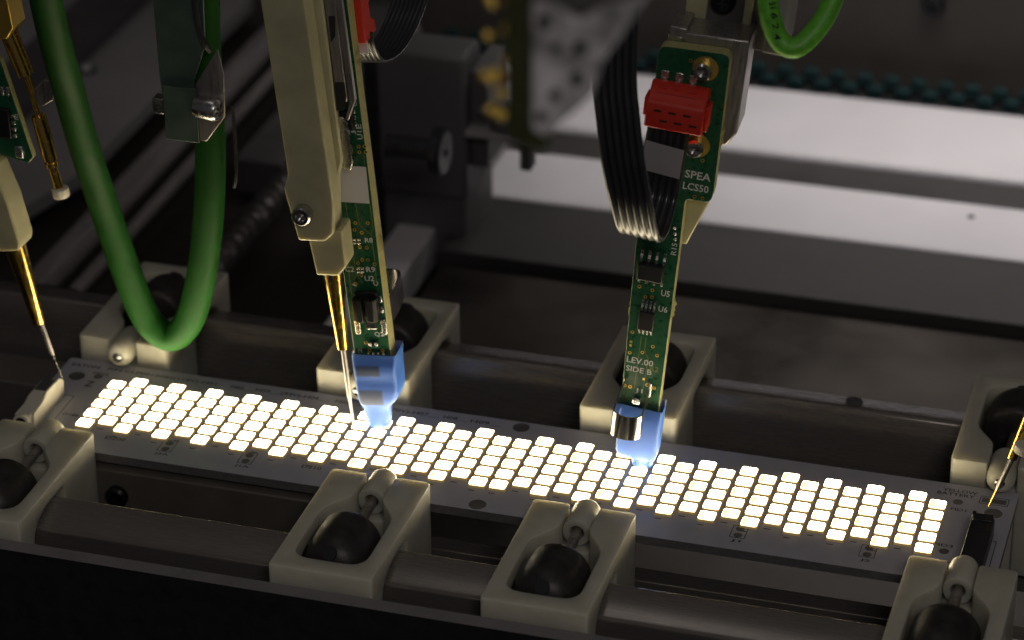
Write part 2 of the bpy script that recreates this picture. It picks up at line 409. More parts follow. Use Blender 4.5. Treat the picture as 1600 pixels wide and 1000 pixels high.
bt('D186', -7.92, -7.62, -.42, .09); bt('D200', -6.87, -6.50, -.97, .1); bt('D210', -3.25, -2.90, -.95, .1)
bt('YELLOW', 7.38, 7.96, 1.28, .09); bt('BATTERY', 7.30, 7.93, 1.16, .09)
fid = MB().cyl((0, 0, 0), (0, 0, .0015), .085, n=24).mesh('fiducial', 'copper_pad')
for x, y in ((-7.86, .965), (7.684, .938), (7.70, -.619)): link('fiducial', fid, bd, loc=(x, y, .0008))
hole = MB().rev([(0, .15), (.002, .15), (.0021, .125), (.0005, .12), (.0005, 0)], (0, 0, 0), (0, 0, 1), 28).mesh('mounting_hole', 'copper_pad')
for x, y in ((-.01, 1.30), (0, -1.315), (8.30, .74), (-8.24, .88)): link('mounting_hole', hole, bd, loc=(x, y, .0008))
def outline(x0, x1, y0, y1, t=.012):
    q = MB()
    for a in ((x0, x1, y0, y0 + t), (x0, x1, y1 - t, y1), (x0, x0 + t, y0 + t, y1 - t), (x1 - t, x1, y0 + t, y1 - t)):
        q.box(a[0], a[1], a[2], a[3], 0, .0015)
    return q.build('pad_outline', 'silk_dark', bd, smooth=None, loc=(0, 0, .0006))
padm = MB().rev([(0, .075), (.003, .07), (.006, .04), (.007, 0)], (0, 0, 0), (0, 0, 1), 16).mesh('solder_pad', 'copper_pad')
for nm, x in (('J2A', -5.72), ('J1A', -4.24), ('J1', 4.38), ('J2', 6.52)):
    outline(x - .13, x + .13, -1.14, -.77)
    link('solder_pad', padm, bd, loc=(x, -.86, .0006)); link('solder_pad', padm, bd, loc=(x, -1.05, .0006))
    wdt = .26 if len(nm) == 3 else .17
    bt(nm, x - wdt / 2, x + wdt / 2, -1.24, .09)
outline(8.02, 8.50, 1.0, 1.24)
MB().box(8.06, 8.46, 1.05, 1.19, 0, .004).build('bare_pad', 'copper_pad', bd)
outline(7.72, 7.92, -1.1, -.92)
lettering('Z', (-7.98, .58, .0015), (1, 0, 0), (0, 1, 0), .16, .2, 'silk_dark', bd)
# white terminal block at one end, black one at the other
tb = MB().prism([(-1.12, 0), (.14, 0), (.14, .24), (.0, .36), (-.55, .36), (-.75, .30), (-1.12, .30)], -.15, .15, 'x').build('terminal_block', 'ivory_cap', bd, bevel=.03, loc=(-8.36, 0, .002))
tb['label'] = 'white terminal block at the end of the board'
MB().prism(rounded([(-1.08, 0), (.16, 0), (.2, .3), (.06, .42), (-.5, .44), (-.66, .34), (-1.06, .30)], .06), .0, .045, 'x').build('side_wall', 'ivory_cap', tb, bevel=.012, loc=(.155, 0, 0))
MB().cyl((0, -1.19, .17), (0, -1.10, .17), .155, n=24).build('collar', 'ivory_cap', tb)
MB().cyl((0, -1.196, .17), (0, -1.185, .17), .105, n=24).build('wire_opening', 'black_matte', tb)
MB().box(-.12, .12, -.35, .05, .355, .365).build('lever', 'grey_dark', tb, bevel=.004)
outline(-8.60, -7.98, -1.2, .2)
kb = MB().box(-.19, .19, -1.45, .05, 0, .34).build('terminal_block', 'black_plastic', bd, bevel=.025, loc=(8.22, 0, .002))
kb['label'] = 'black terminal block at the end of the board'
MB().box(-.16, .16, -.1, .10, .12, .37).build('release_tab', 'black_plastic', kb, bevel=.01)
MB().box(-.19, -.13, .02, .14, .1, .38).build('tooth', 'black_plastic', kb, bevel=.01)
outline(7.98, 8.48, -1.3, -.1)

# ================================================================== ivory clamps
def clamp_body():
    plan = rounded([(-.87, 0), (-.27, 0), (-.25, -.06), (-.25, -.72), (-.61, -1.22), (-.61, -2.70), (.61, -2.70), (.61, -1.22), (.25, -.72), (.25, -.06), (.27, 0),
                    (.87, 0), (.87, -3.05), (-.87, -3.05)], [.10, .02, 0, .12, .2, .32, .32, .2, .12, 0, .02, .10, .05, .05], 5)
    a = MB().prism(plan, -1.75, .375, 'z').mesh('body', 'ivory')
    ao = link('a', a)
    bv = ao.modifiers.new('b', 'BEVEL'); bv.width = .022; bv.segments = 2; bv.limit_method = 'ANGLE'; bv.angle_limit = R(50)
    arch = rounded([(-1.30, -1.9), (-1.30, .12), (-2.15, .12), (-2.55, -.1), (-2.62, -1.9)], [0, .16, .3, .2, 0], 6)
    c = MB().prism(arch, -2, 2, 'x').mesh('c', 'ivory'); co = link('c', c)
    bo = ao.modifiers.new('c', 'BOOLEAN'); bo.object = co; bo.operation = 'DIFFERENCE'; bo.solver = 'EXACT'
    bpy.context.view_layer.update()
    me = bpy.data.meshes.new_from_object(ao.evaluated_get(bpy.context.evaluated_depsgraph_get())); me.name = 'body'
    bpy.data.objects.remove(ao); bpy.data.objects.remove(co)
    finish(me, 32)
    return me
CB = clamp_body()
ZP = .18
ZK = .08
KN = MB().rev([(0, .16), (.0, .44), (.02, .49), (.06, .525), (.13, .54), (.30, .545), (.62, .54), (.80, .515), (.93, .46), (1.03, .38), (1.10, .26), (1.12, .1), (1.12, 0)],
              (0, -1.50, ZK), (0, -3, ZK), 40).mesh('knob', 'knob')
BO = MB().cyl((0, -2.40, ZK + .22), (0, -2.585, ZK + .36), .12, n=18).mesh('bore', 'black_matte')
SH = MB().cyl((0, -.2, ZP), (0, -1.5, ZK), .085, n=20).mesh('shaft', 'steel_dark')
FI = MB().box(-.246, .246, -.70, -.015, -1.7, -.085).mesh('slot_floor', 'ivory')
PL = MB().rev([(0, .0), (0, .10), (.02, .16), (.06, .205), (.12, .235), (.2, .242), (.76, .242), (.80, .235), (.80, .125), (.62, .12), (.62, 0)],
              (0, .26, ZP), (0, -3, ZP), 32).mesh('plunger', 'ivory')
BA = MB().rev([(-.05 + .1 * (1 - math.cos(math.pi * k / 10)) / 2 * 1.0, .095 * math.sin(math.pi * k / 10)) for k in range(11)], (0, .25, ZP), (0, 3, ZP), 20).mesh('steel_ball', 'steel')
FW = {-7.655: 'front clamp under the white terminal block at the far end of the board', -1.595: 'front clamp below the brass needle, between the two probes',
      1.928: 'front clamp below the sensor probe with the black ribbon', 8.14: 'front clamp by the black terminal block, cut off by the frame edge'}
BW = {-7.61: 'rear clamp behind the hanging green hose', -3.03: 'rear clamp behind the brass needle and blue sleeve', 1.83: 'rear clamp behind the sensor probe with the steel spring loop',
      8.305: 'rear clamp beside the yellow battery lettering'}
for side, dct in ((-1, FW), (1, BW)):
    for x, lab in dct.items():
        t = thing('clamping_block', 'ivory plastic ' + lab, 'clamp', (x, side * 1.55, 0), 0 if side < 0 else math.pi, 'ivory clamps along the board')
        link('body', CB, t); link('slot_floor', FI, t)
        k = link('knob', KN, t); link('bore', BO, k)
        link('shaft', SH, t)
        p_ = link('plunger', PL, t); link('steel_ball', BA, p_)
# rail bars between the clamps
def rail(x0, x1, side, label):
    pts = [(3.02, -.36), (3.20, .07), (3.26, .10), (3.90, -.07), (3.96, -.13), (3.96, -1.75), (3.02, -1.75)]
    o = MB().prism([(side * a, z) for a, z in pts], x0, x1, 'x').build('rail_bar', 'anodised', bevel=.02)
    return tag(o, label, 'rail', 'dark rail bars between the clamps')
rail(-6.9, -2.35, -1, 'dark metal rail bar in front of the board, below the J2A and J1A marks')
rail(-.84, 1.18, -1, 'short dark metal rail bar between the two middle front clamps')
rail(2.68, 7.4, -1, 'dark metal rail bar in front of the board, below the J1 and J2 marks')
rail(-6.86, -3.8, 1, 'dark metal rail bar behind the board under the green hose')
rail(-2.28, 1.08, 1, 'dark metal rail bar behind the board between the two sensor probes')
rail(2.58, 7.55, 1, 'dark metal rail bar with a small screw behind the board')
rail(-16, -8.4, -1, 'dark metal rail bar leaving the frame beyond the far front clamp')
rail(-16, -8.36, 1, 'dark metal rail bar leaving the frame behind the needle by the white terminal block')
rail(9.05, 14, 1, 'dark metal rail bar leaving the frame behind the black terminal block')
tag(MB().rev([(0, .15), (.03, .145), (.045, .11), (.045, .065), (.01, .06), (.01, 0)], (5.42, 3.62, .0), (5.42, 3.66, 1), 20).build('socket_screw', 'grey_dark'), 'small round screw head above the rear rail bar', 'screw')
tag(slab('inner_beam', -20, 20, 1.75, 2.75, -2.2, -.95, 'anodised', .03), 'dark inner beam under the rear edge of the board', 'beam', 'inner beams under the board')
tag(slab('inner_beam', -20, 20, -1.0, -.6, -2.6, -1.3, 'anodised', .03), 'dark inner beam under the front edge of the board', 'beam', 'inner beams under the board')
tag(slab('support_block', -7.3, -2.5, -1.62, -1.02, -2.9, -.32, 'brown_block', .03), 'brown support block under the board beside the far front clamp', 'block')
ff = MB().box(-30, 30, -5.02, -4.74, -8, .13)
ff.mi[1] = 1  # one plate: grey top and black sides paint its lit and unlit faces
tag(ff.build('front_frame', ['black_matte', 'frame_grey']), 'frame plate along the front of the clamps, lit top and unlit face painted in', 'frame')
# floor strips below the board
for i, (x, lab) in enumerate(((-5.2, 'dull brown cross strip below the board under the J1A mark'), (-3.5, 'dull brown cross strip behind the front clamp below the brass needle'))):
    tag(slab('cross_strip', x, x + 1.5, -4.2, -1.7, -2.9, -1.9, 'brown_block', .05), lab, 'strip', 'cross strips under the board')
tag(MB().rev([(0, .2), (.1, .2), (.14, .15), (.14, .09), (.04, .08), (.04, 0)], (-6.42, -1.61, -.80), (-6.42, -3, -.80), 20).build('socket_screw', 'black_screw'), 'black socket screw below the board near the far front clamp', 'screw')

# ================================================================== shared probe details
RING = MB().rev([(0, .042), (.004, .042), (.0045, .024), (.001, .022), (.001, 0)], (0, 0, 0), (0, -1, 0), 16).mesh('via', ['gold', 'black_matte'])
for p_ in RING.polygons:
    if max((RING.vertices[i].co.x ** 2 + RING.vertices[i].co.z ** 2) ** .5 for i in p_.vertices) < .0235: p_.material_index = 1
def vias(root, pts, s=1.0):
    for x, z in pts:
        o = link('via', RING, root, loc=(x, -.001, z)); o.scale = (s, 1, s)
def pl(root, s, x, z, wd, h, y=-.002, m_='silk'): lettering(s, (x, y, z), (1, 0, 0), (0, 0, 1), wd, h, m_, root)
def plv(root, s, x, z, length, h, y=-.002, m_='silk'): lettering(s, (x, y, z), (0, 0, 1), (-1, 0, 0), length, h, m_, root)
def trace(root, pts, wd=.014):
    q = MB(); prev = None
    for (x0, z0), (x1, z1) in zip(pts, pts[1:]):
        d = Vector((x1 - x0, z1 - z0)).normalized(); n = Vector((-d.y, d.x)) * wd / 2
        q.add([(x0 + n.x, -.0016, z0 + n.y), (x1 + n.x, -.0016, z1 + n.y), (x1 - n.x, -.0016, z1 - n.y), (x0 - n.x, -.0016, z0 - n.y)], [(0, 1, 2, 3)])
    return q.build('trace', 'trace', root, smooth=None)
def pin_row(root, chip, xs, z0, z1, wd, y=-.06):
    for x in xs:
        s = 1 if z1 > z0 else -1; L = z1 - z0
        q = MB(); prof = [(-.07, z0), (-.066, z0 + L * .35), (-.014, z0 + L * .6), (-.010, z1)]
        top = [(x - wd / 2, a, b) for a, b in prof] + [(x + wd / 2, a, b) for a, b in prof]
        t_ = .016
        low = [(p[0], p[1] + t_, p[2]) for p in top]
        vs = top + low
        fs = []
        for i in range(3):
            fs += [(i, i + 1, 5 + i, 4 + i), (8 + i, 12 + i, 13 + i, 9 + i), (i, 8 + i, 9 + i, i + 1), (4 + i, 5 + i, 13 + i, 12 + i)]
        fs += [(0, 4, 12, 8), (3, 11, 15, 7)]
        q.add(vs, fs).build('pin', 'solder', chip)
def spring_loop(root, s0, s1, h0, h1, depth, sgn, drop):
    """bent steel strip: two legs soldered to the board and a round front"""
    n = 14; cx = (s0 + s1) / 2; r = (s1 - s0) / 2
    path = [(s0 + .06, 0.0), (s0, depth * .5)]
    path += [(cx - r * math.cos(math.pi * k / n), depth + r * math.sin(math.pi * k / n) * .75) for k in range(n + 1)]
    path += [(s1, depth * .5), (s1 - .06, 0.0)]
    rings = []
    for i, (x, d) in enumerate(path):
        a = Vector(path[max(i - 1, 0)]); b = Vector(path[min(i + 1, len(path) - 1)])
        t = (b - a).normalized(); nn = Vector((-t.y, t.x)) * .014
        f_ = min(1, d / depth); top = h1 - drop * f_; bot = h0 - drop * f_ - .02 * f_
        rings.append([(x + nn.x, sgn * (d + nn.y), bot), (x + nn.x, sgn * (d + nn.y), top), (x - nn.x, sgn * (d - nn.y), top), (x - nn.x, sgn * (d - nn.y), bot)])
    return MB().loft(rings).build('spring_loop', 'steel_smooth', root, smooth=40)
def ribbon(root, path, wdirs, width, n=6, name='ribbon_cable', r=None):
    """flat cable of n round-backed cores; path through the middle, wdirs the width direction"""
    path = spline(path, 7); r = r or width / n / 2
    wd = Vector(wdirs).normalized(); rings = []
    for i, p in enumerate(path):
        t = (path[min(i + 1, len(path) - 1)] - path[max(i - 1, 0)]).normalized()
        wv = (wd - t * wd.dot(t)).normalized(); nv = t.cross(wv)
        ring = []
        for sgn in (1, -1):
            for k in range(n * 6 + 1):
                kk = k if sgn > 0 else n * 6 - k
                a = (kk % 6) / 6 * math.pi if kk < n * 6 else 0
                off = .35 * r + .65 * r * math.sin(a)
                ring.append(p + wv * ((kk / 6 - n / 2) * 2 * r) + nv * sgn * off)
        rings.append(ring)
    return MB().loft(rings).build(name, 'ribbon', root, smooth=60)
def chewed(root, x, z, side, y0, y1):
    """snapped-off break tab: little ragged teeth on the board edge"""
    q = MB()
    for k in range(6):
        zz = z - .12 + k * .045; L = random.uniform(.015, .06)
        q.add([(x, y0, zz), (x, y1, zz), (x + side * L, (y0 + y1) / 2 + random.uniform(-.05, .05), zz + .02), (x, y0, zz + .045), (x, y1, zz + .045)],
              [(0, 1, 2), (1, 4, 2), (4, 3, 2), (3, 0, 2)])
    return q.build('break_tab', 'pcb_edge', root, smooth=None)

# ================================================================== sensor probe standing beside the brass needle
TH = .32
A = framed('sensor_probe', 'green circuit board probe with white sticker and blue sleeve beside the brass needle', 'probe', (-2.373, .418, .05), -.101, 3, 'sensor probes')
MB().prism([(-.21, .9), (.44, .9), (.46, 2.5), (.50, 4.5), (.545, 8), (.56, 10), (-.1, 10), (-.18, 4)], 0, TH, 'y', 0, 1).build('circuit_board', ['pcb_green', 'pcb_edge'], A, bevel=.008)
chewed(A, .472, 3.47, 1, 0, TH); chewed(A, .53, 6.78, 1, 0, TH)
MB().prism([(-.06, 4.33), (.45, 4.30), (.475, 4.97), (-.02, 5.0)], -.006, -.001, 'y').build('sticker', 'sticker', A)
pl(A, 'R7', -.075, 3.575, .14, .09); pl(A, 'R8', .275, 3.575, .14, .09); pl(A, 'C2', -.15, 3.02, .16, .10); pl(A, 'R9', .225, 3.02, .16, .10)
pl(A, 'U2', .175, 2.85, .17, .10); pl(A, 'Q2', .21, 1.78, .165, .10); plv(A, 'C', .405, 2.76, .085, .09); plv(A, 'E', .41, 2.26, .07, .07); plv(A, 'A', .02, 2.74, .08, .09)
plv(A, 'U1', .49, 5.47, .15, .09); plv(A, 'E', .49, 5.66, .08, .09); plv(A, 'C', .47, 6.06, .08, .08); plv(A, 'J', .385, 5.55, .08, .08); plv(A, '2', -.06, 1.46, .1, .07)
vias(A, [(.15, 3.94), (.37, 3.94), (.12, 3.81), (.24, 3.76), (.17, 3.49), (.29, 3.48), (.18, 3.25), (.10, 3.19), (.28, 3.25), (.39, 3.17), (.12, 2.96), (.0, 2.80), (.40, 5.34), (.50, 5.34), (.40, 5.24), (.51, 5.24),
         (.08, 2.16), (.37, 2.06), (.03, 1.67), (.08, 1.52), (.31, 1.52)], .78)
trace(A, [(.03, 4.33), (.03, 3.3), (.04, 3.0), (-.02, 2.85)]); trace(A, [(.20, 4.33), (.22, 3.9), (.40, 3.72), (.40, 3.2)]); trace(A, [(.45, 4.3), (.45, 3.85), (.40, 3.74)])
trace(A, [(-.06, 4.3), (-.08, 3.4), (-.10, 2.6)]); trace(A, [(.39, 3.1), (.37, 2.75)]); trace(A, [(.08, 3.1), (.06, 2.95), (.13, 2.8)]); trace(A, [(.465, 5.2), (.455, 5.0)])
# optical sensor: black slotted body
u2 = MB().box(-.03, .38, -.10, -.003, 2.20, 2.68).build('chip', 'chip', A, bevel=.03)
MB().prism([(-.04, -.003), (-.04, -.20), (.03, -.26), (.13, -.26), (.13, -.003)], 2.18, 2.6, 'z').build('sensor_wall', 'chip', u2, bevel=.015)
MB().prism([(.20, -.003), (.20, -.26), (.33, -.26), (.38, -.20), (.38, -.003)], 2.18, 2.6, 'z').build('sensor_wall', 'chip', u2, bevel=.015)
MB().box(.06, .09, -.263, -.258, 2.33, 2.42).build('window', 'black_matte', u2)
for zz in (2.52, 2.32): MB().box(.385, .435, -.03, -.004, zz - .06, zz + .06).build('solder_joint', 'solder', A, bevel=.012)
for x in (-.07, .40): MB().prism(rrect(x - .045, x + .045, 1.83, 2.13, .044, 4), -.022, -.001, 'y').build('solder_slot', 'solder', A, bevel=.012)
q2 = MB().box(.10, .28, -.085, -.02, 1.98, 2.10).build('chip', 'chip', A, bevel=.012)
pin_row(A, q2, (.13, .19, .25), 1.98, 1.93, .03)
pin_row(A, q2, (.13, .25), 2.10, 2.15, .03)
for (x, z, hx, hz) in ((.17, 1.66, .09, .032), (.10, 3.61, .022, .05), (.18, 3.61, .022, .05), (.10, 3.07, .022, .05), (.165, 3.07, .022, .05)):
    rr = MB().box(x - hx, x + hx, -.045, -.004, z - hz, z + hz).build('resistor', 'chip', A, bevel=.006)
    if hx > hz:
        for e in (-1, 1): MB().box(x + e * hx * .62 - .025, x + e * hx * .62 + .03, -.05, -.002, z - hz * 1.1, z + hz * 1.1).build('end_cap', 'solder', rr, bevel=.01)
    else:
        for e in (-1, 1): MB().box(x - hx * 1.1, x + hx * 1.1, -.05, -.002, z + e * hz * .65 - .02, z + e * hz * .65 + .02).build('end_cap', 'solder', rr, bevel=.008)
for x in (.06, .15, .24, .33): MB().box(x - .018, x + .018, -.05, -.002, 1.40, 1.50).build('solder_joint', 'solder', A, bevel=.012)
u1 = MB().box(.10, .40, -.16, -.01, 5.68, 6.02).build('chip', 'chip', A, bevel=.02)
for k in range(3): MB().box(.40, .43, -.04, -.01, 5.72 + k * .11, 5.79 + k * .11).build('pin', 'solder', u1, bevel=.006)
MB().box(.36, .46, -.12, -.002, 6.85, 7.45).build('coil', 'teal', A, bevel=.03)
# spring loop, red plug and ribbon on the far side of the board
sl = spring_loop(A, -.05, .42, 1.82, 2.28, .75, 1, -.18); sl.location = (0.02, TH, 0)
rc = MB().prism([(0, 0), (.62, 0), (.62, .2), (.42, .3), (.42, .55), (.62, .62), (.62, .8), (0, .8)], .0, .62, 'x').build('red_plug', 'red_plastic', A, bevel=.02, loc=(.03, TH + .02, 7.02))
MB().box(.1, .56, .25, .33, -.28, .01).build('cable_label', 'sticker', rc, bevel=.01)
ribbon(A, [(.38, TH + .32, 7.1), (.38, TH + .36, 6.85), (.42, TH + .7, 6.45), (.55, TH + 1.5, 6.40), (.75, TH + 2.3, 6.9), (.85, TH + 2.7, 7.8), (.85, TH + 2.8, 10)], (1, 0, 0), .62, 8)
# blue sleeve
def sleeve(root, rings, name='heat_shrink_sleeve'):
    rr = []
    for h, s0, s1, y0, y1, rad in rings:
        rr.append([(x, y, h + .012 * math.sin(3 * x * 7 + y * 9) * (1 if h > 1 else 0)) for x, y in rrect(s0, s1, y0, y1, rad, 5)])
    inner = [[(x * .97 + .003, y * .97 + .005, z) for x, y, z in rr[-1]], [(x * .93 + .008, y * .9 + .015, z - .25) for x, y, z in rr[-1]]]
    o = MB().loft(rr + inner).build(name, 'blue_sleeve', root, smooth=50)
    sb = o.modifiers.new('s', 'SUBSURF'); sb.levels = 1; sb.render_levels = 1
    return o
sv = sleeve(A, [(-.02, -.16, .20, .0, .32, .14), (.0, -.18, .22, -.02, .34, .15), (.10, -.19, .235, -.03, .35, .15), (.36, -.20, .26, -.05, .36, .14), (.44, -.215, .30, -.08, .38, .12),
               (.54, -.225, .42, -.13, .42, .10), (.64, -.23, .50, -.15, .46, .09), (.80, -.23, .52, -.15, .47, .08), (.90, -.23, .52, -.13, .47, .07), (1.0, -.235, .52, -.11, .47, .06), (1.12, -.24, .52, -.13, .47, .07), (1.25, -.24, .53, -.12, .48, .06), (1.34, -.245, .54, -.08, .48, .05), (1.47, -.25, .55, -.06, .49, .05)])
sv.data.materials[0] = MATS['blue_sleeve_chips']

# ================================================================== sensor probe with the black ribbon
B = framed('sensor_probe', 'green circuit board probe with red plug and black ribbon standing on the LEDs', 'probe', (2.35, .42, .05), .1027, 3, 'sensor probes')
out = rounded([(-.45, .9), (.19, .9), (.18, 1.75), (.17, 4.1), (.155, 5.17), (.57, 5.17), (.595, 5.4), (.56, 7.80), (-.575, 7.74), (-.545, 4.1), (-.475, 1.6)],
              [0, 0, 0, 0, .10, .14, 0, .14, .14, 0, 0], 5)
MB().prism(out, 0, TH * .8, 'y', 0, 1).build('circuit_board', ['pcb_green', 'pcb_edge'], B, bevel=.01)
chewed(B, .178, 3.06, 1, 0, TH * .8); chewed(B, -.51, 2.95, -1, 0, TH * .8); chewed(B, .575, 6.3, 1, 0, TH * .8)
pl(B, 'SPEA', .10, 5.55, .42, .14); pl(B, 'LCS50', .09, 5.34, .42, .13); pl(B, 'U5', -.03, 3.33, .145, .11); pl(B, 'U6', -.04, 3.03, .15, .11)
pl(B, 'LEV.00', -.455, 1.965, .45, .115); pl(B, 'SIDE B', -.45, 1.80, .44, .105); pl(B, 'J1', -.25, 1.40, .13, .10); plv(B, 'R15', .13, 4.12, .22, .09)
pl(B, 'R2', -.05, 1.88, .15, .1, m_='trace')
vias(B, [(-.42, 2.55), (-.42, 2.15), (-.21, 2.2), (-.05, 2.35), (.04, 2.2), (-.40, 3.42), (-.18, 3.40), (-.17, 3.27), (-.28, 3.25), (-.44, 1.62), (-.34, 1.50), (-.06, 1.60), (.06, 1.57), (.35, 5.9), (.3, 5.24), (.43, 5.24), (-.05, 7.58), (.03, 7.57), (.11, 7.56)], .75)
for x, z in ((-.42, 2.36), (-.42, 2.29), (-.13, 1.70)): MB().box(x - .02, x + .02, -.004, -.001, z - .02, z + .02).build('test_pad', 'gold', B)
trace(B, [(-.26, 2.5), (-.27, 1.5)]); trace(B, [(-.18, 2.5), (-.18, 2.25), (-.1, 2.1), (-.12, 1.5)]); trace(B, [(-.47, 3.6), (-.49, 3.9)])
c5 = MB().box(-.45, -.02, -.17, -.02, 3.63, 3.93).build('chip', 'chip', B, bevel=.02)
pin_row(B, c5, [-.42 + .1267 * k for k in range(4)], 3.63, 3.50, .045); pin_row(B, c5, [-.42 + .1267 * k for k in range(4)], 3.93, 4.12, .045)
c6 = MB().box(-.335, -.075, -.12, -.02, 2.68, 3.02).build('chip', 'chip', B, bevel=.015)
pin_row(B, c6, [-.305 + .066 * k for k in range(4)], 2.68, 2.55, .034); pin_row(B, c6, [-.305 + .066 * k for k in range(4)], 3.02, 3.20, .034)
for k in range(3): MB().box(.06 - k * .015, .11 - k * .015, -.05, -.002, 4.40 + k * .1, 4.45 + k * .1).build('solder_joint', 'solder', B, bevel=.012)
# mounting screws
for x, z in ((.17, 7.46), (.20, 6.12)):
    ws = MB().rev([(0, .21), (.006, .21), (.007, .13), (.007, 0)], (x + .03, 0, z + .03), (x + .03, -1, z + .03), 28).build('washer_pad', 'gold', B)
    MB().rev([(0, .15), (.10, .15), (.14, .12), (.14, .07), (.05, .065), (.05, 0)], (x, -.005, z), (x, -1, z), 28).build('socket_screw', 'steel', B)
# red plug with pads above
for x in (-.42, -.19, .03):
    tp = MB().box(x - .06, x + .06, -.02, -.002, 7.12, 7.34).build('solder_pad', 'solder', B, bevel=.008)
    MB().cyl((x, -.02, 7.20), (x, -.08, 7.14), .03, n=10).build('pin', 'steel', tp)
rp2 = MB().prism([(-.03, 6.60), (-.03, 7.20), (-.16, 7.20), (-.46, 7.02), (-.50, 6.96), (-.50, 6.55), (-.20, 6.50)], -.59, .34, 'x').build('red_plug', 'red_plastic', B, bevel=.025)
MB().box(.34, .40, -.42, -.1, 6.60, 7.02).build('latch', 'red_plastic', rp2, bevel=.02)
MB().box(-.64, -.585, -.42, -.1, 6.7, 7.02).build('latch', 'red_plastic', rp2, bevel=.02)
for r_, zz in ((0, 6.86), (1, 6.70)):
    for k in range(3):
        x = -.46 + k * .235 + r_ * .11
        MB().box(x, x + .12, -.505, -.499, zz - .018, zz + .018).build('slot', 'black_matte', rp2)
MB().box(-.48, .16, -.335, -.33, 7.085, 7.10).build('slot', 'black_matte', rp2)
for k in range(3): MB().prism(rrect(-.46 + k * .235, -.32 + k * .235, -.26, -.18, .02, 3), 7.12, 7.155, 'z').build('nub', 'red_plastic', rp2)
ribbon(B, [(-.20, -.34, 6.6), (-.22, -.38, 6.1), (-.24, -.46, 5.5), (-.25, -.66, 5.22), (-.26, -.95, 5.03), (-.29, -1.28, 5.06), (-.34, -1.58, 5.32), (-.44, -1.80, 5.85), (-.62, -1.86, 6.5), (-.80, -1.78, 7.2), (-.98, -1.6, 8.0), (-1.2, -1.3, 10.2)],
       (1, 0, -.05), .68, 6)
MB().prism([(-.54, 5.80), (.08, 5.75), (.10, 6.26), (-.53, 6.32)], -.50, -.49, 'y').build('cable_label', 'sticker', B).data.materials[0] = MATS['mottled'] if False else MATS['grey_plate']
# spring loop and blue sleeve
sp = spring_loop(B, -.46, .02, 1.28, 1.70, .72, -1, .24)
for x in (-.42, -.01):
    MB().prism(rrect(x - .03, x + .03, 1.38, 1.66, .028, 3), -.03, -.001, 'y').build('solder_slot', 'solder', B, bevel=.008)
MB().box(-.27, -.13, -.09, -.002, 1.22, 1.34).build('solder_joint', 'solder', B, bevel=.03)
sleeve(B, [(-.06, -.15, .17, .02, .30, .12), (-.04, -.17, .19, .0, .32, .14), (.08, -.18, .205, -.02, .33, .14), (.16, -.20, .22, -.04, .33, .12), (.185, -.36, .24, -.12, .35, .10), (.26, -.43, .26, -.16, .36, .08), (.36, -.445, .265, -.17, .36, .07),
           (.7, -.45, .265, -.17, .36, .07), (1.0, -.455, .265, -.14, .35, .06), (1.12, -.46, .265, -.10, .34, .05), (1.19, -.465, .27, -.08, .34, .05)])
# steel block, bracket and ivory strips that carry this probe
H_ = framed('probe_holder', 'steel block with bracket and black screw behind the ribbon probe', 'holder', (2.35, .42, .05), .1027, 3)
TB = TH * .8 + .004
MB().prism([(-.30, 6.1), (.66, 6.1), (.80, 6.35), (.80, 7.97), (-.30, 7.90)], TB, 1.05, 'y').build('block', 'steel_dark', H_, bevel=.03)
MB().prism([(-.02, 4.2), (.24, 4.2), (.52, 5.05), (.52, 6.1), (-.02, 6.1)], TB + .02, .5, 'y').build('ivory_strip', 'ivory_print', H_, bevel=.02)
br = MB().prism([(-.48, 7.62), (-.20, 7.60), (-.20, 7.80), (-.22, 7.82), (-.50, 7.84)], TB, TB + .1, 'y').build('bracket', 'steel', H_, bevel=.01)
MB().prism([(.26, 7.78), (.27, 7.98), (.9, 8.0), (.9, 7.8)], -.48, -.20, 'x').build('bracket_arm', 'steel_dark', br, bevel=.02)
MB().box(-.36, -.02, .9, 1.0, 7.9, 10).build('ivory_strip', 'ivory_print', H_, bevel=.02)
MB().box(.56, .70, .9, 1.0, 7.9, 10).build('ivory_strip', 'ivory_print', H_, bevel=.02)
MB().box(-.1, .95, 1.0, 1.4, 7.5, 10).build('back_plate', 'grey_dark', H_, bevel=.02)
sc = MB().rev([(0, .2), (.10, .19), (.15, .13), (.16, 0)], (.22, 1.0, 8.25), (.22, .5, 8.25), 28).build('black_screw', 'black_screw', H_)
for a in (0, 1): MB().box(*((.22 - .09, .22 + .09, .83, .845, 8.25 - .02, 8.25 + .02) if a else (.22 - .02, .22 + .02, .826, .841, 8.25 - .09, 8.25 + .09))).build('cross_slot', 'black_matte', sc)
MB().box(.98, 1.35, .35, 1.4, 7.75, 10).build('casting', 'frame_grey', H_, bevel=.06)

# ================================================================== brass needle probe with ivory holder
N = framed('needle_probe', 'brass needle probe in a tall ivory holder beside the stickered circuit board', 'probe', (-2.373, .418, .05), -.101, 3, 'needle probes')
hold = rounded([(-.66, 10.2), (-.64, 5.12), (-.75, 4.90), (-.63, 3.95), (-.17, 3.93), (.0, 4.08), (.08, 4.6), (.10, 10.2)], [0, .2, .06, .05, .05, .04, .2, 0], 4)
MB().prism(hold, -.72, -.30, 'y').build('holder', 'ivory_print', N, bevel=.03)
MB().prism([(-.62, 10.2), (-.60, 4.0), (-.02, 4.0), (.0, 4.4), (.06, 4.9), (.18, 5.2), (.28, 10.2)], -.29, -.10, 'y').build('holder_core', 'ivory_print', N, bevel=.03)
MB().prism(rounded([(-.50, 4.1), (-.44, 3.26), (-.06, 3.25), (.10, 3.42), (.12, 4.1)], .04), -.62, -.12, 'y').build('neck', 'ivory_print', N, bevel=.03)
